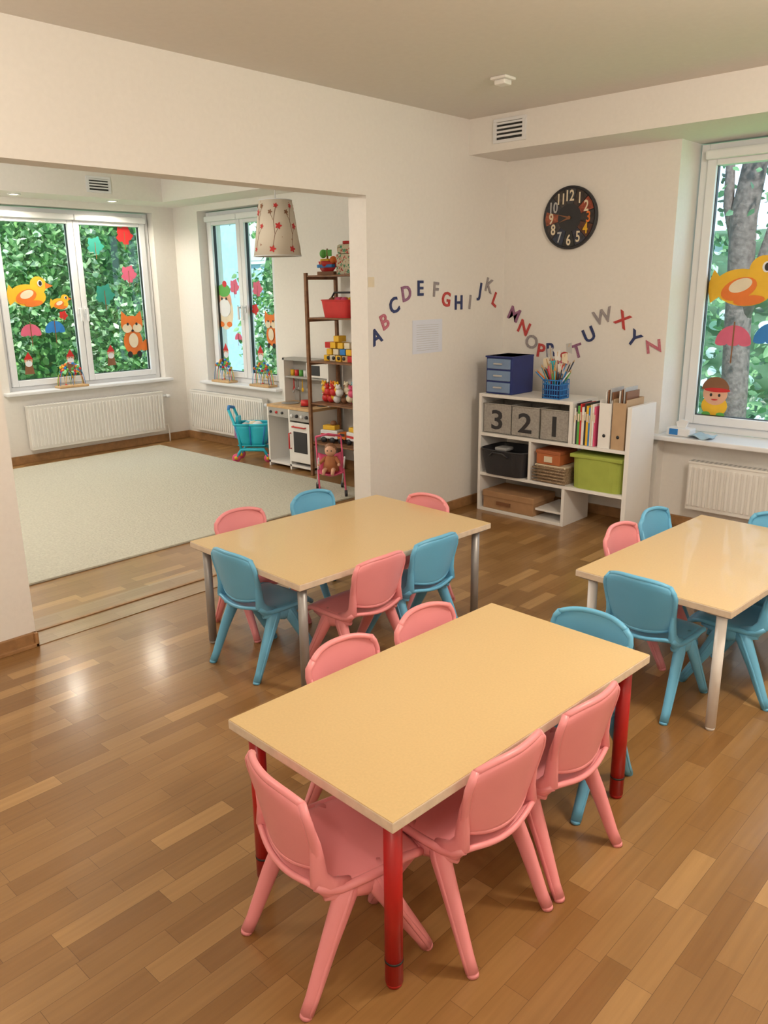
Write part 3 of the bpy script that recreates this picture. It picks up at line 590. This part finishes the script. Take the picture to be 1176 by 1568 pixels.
def doll(b):
    OR=col('doll_dress',(0.45,0.17,0.07),0.9)
    b.lathe([(0,.0),(.075,.01),(.065,.07),(.045,.13),(.02,.15)],(0,0,0),OR,16);b.ell((0,0,.19),(.052,.05,.055),SKIN);b.ell((0,.012,.205),(.056,.05,.052),BRN)
    for s in(-1,1):
        b.tube([(s*.04,0,.13),(s*.08,-.03,.09),(s*.09,-.07,.08)],[.018,.016,.012],OR,8);b.ell((s*.09,-.08,.08),(.014,.014,.014),SKIN)
        b.tube([(s*.03,-.03,.03),(s*.04,-.10,.03),(s*.04,-.13,.0)],[.022,.018,.015],SKIN,8);b.ell((s*.018,-.046,.195),(.006,.004,.006),BLACK)
toy('baby_doll',doll,-1.02,-.86,.185,.6,.9)
# toy kitchen
def kitchen(b):
    W=.62;D=.34;G=col('kitchen_grey',(0.40,0.39,0.37));Wt=WHITEP
    b.box(0,.02,0,D,0,.55,Wt);b.box(.30,.32,0,D,0,.55,Wt);b.box(W-.02,W,0,D,0,.55,Wt);b.box(0,W,0,D,.55,.575,LTWOOD,.003);b.box(0,W,0,D,.03,.05,Wt);b.box(0,W,D-.01,D,0,.55,G)
    b.box(.02,.30,.0,D-.01,.47,.55,G)
    b.box(.32,W-.02,-.004,.012,.08,.44,Wt,.004);b.box(.37,W-.07,-.008,-.003,.17,.36,DK,.003);b.tube([(.38,-.008,.405),(.38,-.03,.405),(W-.08,-.03,.405),(W-.08,-.008,.405)],.007,REDP,8)
    b.tube([(.335,-.008,.20),(.335,-.03,.20),(.335,-.03,.34),(.335,-.008,.34)],.007,REDP,8)
    b.box(.32,W-.02,-.004,.012,.455,.548,G,.003)
    for i in range(4): b.cyl((.36+i*.065,-.02,.50),(.36+i*.065,-.004,.50),.014,.016,DK if i%2 else WHITE,14)
    for i in range(3): b.cyl((.06+i*.08,-.012,.51),(.06+i*.08,0,.51),.012,.012,REDP if i==1 else DK,12)
    b.lathe([(.08,.0),(.085,.004),(.075,.002),(.06,-.001),(0,-.001)],(.15,.16,.577),GREY,24)
    b.tube([(.15,.28,.575),(.15,.28,.68),(.15,.22,.70),(.15,.20,.67)],.008,GREY,8)
    for x,y in((.41,.12),(.52,.22)): b.cyl((x,y,.575),(x,y,.58),.05,.05,DK,20)
    b.cyl((.41,.12,.58),(.41,.12,.63),.045,.045,REDP,18)
    b.box(0,.02,D-.13,D,.575,.98,Wt);b.box(W-.02,W,D-.13,D,.575,.98,Wt);b.box(.02,W-.02,D-.012,D,.575,.98,G);b.box(0,W,D-.13,D,.96,.98,G);b.box(.02,W-.02,D-.12,D,.80,.815,G)
    b.box(.32,W-.03,D-.12,D-.012,.82,.95,Wt,.004);b.box(.34,.50,D-.125,D-.119,.84,.93,DK,.003)
    for i in range(4): b.tube([(.06+i*.06,D-.05,.79),(.06+i*.06,D-.05,.70)],[.004,.006],(REDP,GREY,YEL,GREY)[i],8);b.ell((.06+i*.06,D-.05,.69),(.016,.006,.022),(REDP,GREY,YEL,GREY)[i])
    for i in range(4): b.cyl((.06+i*.06,D-.06,.815),(.06+i*.06,D-.06,.87),.02,.02,(YEL,REDP,GRN,WHITE)[i],12)
toy('toy_kitchen',kitchen,-2.28,-.47,0)
# toy shopping cart
def cart(b):
    def bx(u,v):
        a=2*pi*u;c,s=math.cos(a),math.sin(a);p=.5
        return (.12*(.75+.25*v)*math.copysign(abs(c)**p,c),.17*(.75+.25*v)*math.copysign(abs(s)**p,s),.16+.20*v)
    b.shell(bx,28,5,.007,TEAL);b.box(-.095,.095,-.13,.13,.155,.165,TEAL,.003)
    for k in range(8):
        a=2*pi*k/8;p=Vector(bx(k/8,0));q=Vector(bx(k/8,1));b.cyl(p*1.02,q,.008,.009,BLU,6)
    b.tube([bx(k/28,1) for k in range(29)],.012,TEAL,8)
    for s in(-.09,.09):
        b.tube([(s,-.14,.05),(s,-.10,.12),(s,.12,.12),(s,.16,.05)],.017,TEAL,8);b.tube([(s,-.10,.12),(s,-.12,.28),(s,-.20,.50)],.014,TEAL,8)
        for y in(-.15,.16): b.cyl((s-.014,y,.04),(s+.014,y,.04),.04,.04,MAG,18);b.cyl((s-.016,y,.04),(s+.016,y,.04),.018,.018,YEL,12)
    b.tube([(-.09,-.20,.50),(0,-.22,.52),(.09,-.20,.50)],.015,BLU,10)
    b.box(-.06,.06,-.15,-.12,.34,.43,TEAL,.01);b.box(-.05,.05,-.17,-.13,.22,.32,PURP,.01)
    for i in range(7): b.ell((-.06+.02*i,.05*(i%3)-.05,.33),(.05,.05,.05),(WHITE,CREAM,WHITE,TEAL,CREAM,WHITE,LGREY)[i])
toy('toy_shopping_cart',cart,-2.56,-.43,0,math.radians(-52))
def maze(b):
    b.box(-.15,.15,-.06,.06,0,.022,LTWOOD,.006)
    R=[REDP,BLU,YEL,GRN,ORG]
    for j,(m,y,h,n) in enumerate(((BLU,-.03,.17,2),(REDP,.0,.22,1),(YEL,.03,.13,3),(GRN,.015,.19,2))):
        pts=[]
        for i in range(25):
            t=i/24;pts.append((-.13+.26*t,y,.02+h*abs(math.sin(pi*t*n))**.6*(1 if i not in(0,24) else 0)))
        b.tube(pts,.003,m,6)
        for i in(4,6,8,15,18,20): b.ell(pts[i],(.014,.014,.014),R[(i+j)%5],8,6)
toy('bead_maze',maze,-4.12,-1.42,.685,pi/2);toy('bead_maze',maze,-3.42,-.10,.662);toy('bead_maze',maze,-2.78,-.10,.662)
# ---------------------------------------------------------------- outdoors
def leaves(name,mat,n,xr,yr,zr,sz,fn=None):
    vs=[];fs=[]
    for i in range(n):
        c=Vector((random.uniform(*xr),random.uniform(*yr),random.uniform(*zr)));s=random.uniform(*sz)
        if fn and not fn(c): continue
        a=Vector((random.gauss(0,1),random.gauss(0,1),random.gauss(0,.6)-.5)).normalized();q=a.cross(Vector((random.gauss(0,1),random.gauss(0,1),random.gauss(0,1)))).normalized();nn=a.cross(q)
        o=len(vs);vs+=[c,c+a*s*.35+q*s*.34+nn*s*.08,c+a*s*.8+q*s*.24+nn*s*.03,c+a*s*1.15,c+a*s*.8-q*s*.24+nn*s*.03,c+a*s*.35-q*s*.34+nn*s*.08]
        fs+=[(o,o+1,o+2,o+3),(o,o+3,o+4,o+5)]
    me=bpy.data.meshes.new(name);me.from_pydata([tuple(v) for v in vs],[],fs);me.materials.append(mat);return mkobj(name,me)
LF=leafmat('ivy_leaf',[(0.04,0.14,0.05),(0.10,0.28,0.09),(0.19,0.42,0.15),(0.38,0.60,0.32),(0.68,0.80,0.66)])
LF2=leafmat('tree_leaf',[(0.03,0.08,0.06),(0.06,0.17,0.09),(0.13,0.30,0.14),(0.32,0.47,0.30)])
def clump(c): return math.sin(c.x*2.3+c.z*3.1)+math.sin(c.y*2.9-c.z*2.2+1)+math.sin(c.z*4.3+c.x*3-c.y*2)>-0.9
leaves('ivy_foliage',LF,15000,(-7.5,-6.6),(-2.4,1.6),(-.6,3.8),(.05,.12),clump)
leaves('shrub_foliage',LF,12000,(-6.5,-3.2),(2.4,3.1),(-.6,3.8),(.05,.12),clump)
leaves('tree_foliage',LF2,6500,(-1.8,2.2),(3.6,5.8),(-.6,4.8),(.05,.13),lambda c:math.sin(c.x*2.3+c.z*2.1)+math.sin(c.x*3.9-c.z*3.2+1)+math.sin(c.z*4.3+c.y*3)>-0.5)
leaves('branch_foliage',LF2,300,(-.2,1.9),(2.3,2.8),(1.4,3.6),(.05,.10),lambda c:math.sin(c.x*5.3+c.z*4.1)>.1)
def hedge(name,p0,p1,z0,z1,mat,amp=.15):
    p0=Vector(p0);p1=Vector(p1);d=(p1-p0);nr=Vector((-d.y,d.x,0)).normalized()
    b=B();b.shell(lambda u,v:tuple(p0+d*u+nr*amp*(math.sin(u*37+v*9)*math.cos(v*23+u*5))+Vector((0,0,z0+(z1-z0)*v))),60,24,.1,mat);b.obj(name)
HG=spots('hedge_mass',(0.04,0.13,0.04),[(0.10,0.32,0.07),(0.24,0.48,0.16)],11,.40,.9)
HG2=spots('distant_trees',(0.05,0.12,0.07),[(0.16,0.30,0.15),(0.40,0.50,0.58)],5,.36,.9)
hedge('hedge',(-7.9,-4,0),(-7.9,2.0,0),-1,4.0,HG);hedge('hedge',(-7.0,3.5,0),(-3.0,3.5,0),-1,4.0,HG);hedge('distant_hedge',(-4,9,0),(5,9,0),-1,2.4,HG2)
b=B();FAC=col('facade_render',(0.30,0.45,0.58),0.9,bump=.2);b.box(-10.5,-6.9,3.9,4.2,-1,5,FAC)
for z in(0.2,2.0):
    for x in(-9.6,-8.2): b.box(x,x+.7,3.86,3.92,z,z+1.1,WHITE,.01);b.box(x+.06,x+.64,3.85,3.87,z+.06,z+1.04,LGREY)
b.obj('neighbour_facade')
BARK=pm('bark',(0.09,0.08,0.075),0.9,var=0.4,scale=25,bump=0.8)
b=B()
b.tube([(0.70,3.0,-1),(0.68,3.0,.6),(0.62,3.05,1.4),(0.60,3.0,2.2),(0.70,3.0,3.0),(.75,3,4.6)],[.15,.125,.12,.12,.10,.08],BARK,16)
b.tube([(0.62,3.05,1.1),(0.80,3.0,1.7),(0.98,2.95,2.4),(1.02,3,3.6)],[.08,.07,.055,.045],BARK,10);b.tube([(0.61,3.05,1.7),(0.45,3.0,2.3),(.40,3.0,3.3)],[.06,.05,.03],BARK,10)
b.tube([(0.70,3.0,2.9),(1.1,3.0,3.0),(1.5,3.1,2.8)],[.05,.04,.03],BARK,10)
b.obj('tree_trunk')
b=B();b.box(-14,10,0.6,14,-1.1,-1.0,GRN);b.box(-14,-4.6,-10,0.6,-1.1,-1.0,GRN);b.obj('lawn_ground')
# ---------------------------------------------------------------- lights
w=bpy.data.worlds.new('sky');sc.world=w;w.use_nodes=True;bg=w.node_tree.nodes['Background'];bg.inputs[0].default_value=(0.58,0.78,1.0,1);bg.inputs[1].default_value=2.5
s=bpy.data.lights.new('sun','SUN');s.energy=8.5;s.angle=.02;s.color=(1,.96,.90);so=bpy.data.objects.new('sun',s);so.rotation_euler=Vector((-0.60,0.56,-1.0)).to_track_quat('-Z','Y').to_euler();sc.collection.objects.link(so)
def lamp(x,y,p,colr,drop=.32,r=.13):  # added fixture out of view, hung low so its bulb also lights the ceiling
    b=B();b.lathe([(0,0.0),(.06,0.0),(.055,-.025),(0,-.03)],(0,0,0),WHITE,32);b.cyl((0,0,-.02),(0,0,-drop+r+.03),.004,.004,WHITE,8);b.cyl((0,0,-drop+r+.045),(0,0,-drop+r+.005),.02,.024,WHITE,16);o=b.obj('unseen_ceiling_bulb',(x,y,H))
    l=bpy.data.lights.new('bulb','POINT');l.shadow_soft_size=r;l.energy=p;l.color=colr
    lo=bpy.data.objects.new('lamp',l);lo.location=(0,0,-drop);lo.parent=o;sc.collection.objects.link(lo)
WC=(1,.89,.75)
lamp(3.30,-2.6,84,WC);lamp(1.0,-4.75,25,WC);lamp(3.6,-5.9,38,WC);lamp(-1.9,-3.6,80,(1,.94,.85))  # unseen bulbs added to even the room light; the last fills the far room
# ---------------------------------------------------------------- camera
X=Vector((0.7319,-0.1757,0.6585)).normalized();Yv=Vector((0.6826,0.2049,-0.7014));Yv=(Yv-X*Yv.dot(X)).normalized();Zv=X.cross(Yv)
M=Matrix((X,Yv,Zv)).to_4x4();M.translation=Vector((3.57,-5.144,1.6))
cam=bpy.data.cameras.new('camera');cam.sensor_fit='VERTICAL';cam.sensor_height=36;cam.lens=36*1229/1568
co=bpy.data.objects.new('camera',cam);co.matrix_world=M;sc.collection.objects.link(co);sc.camera=co
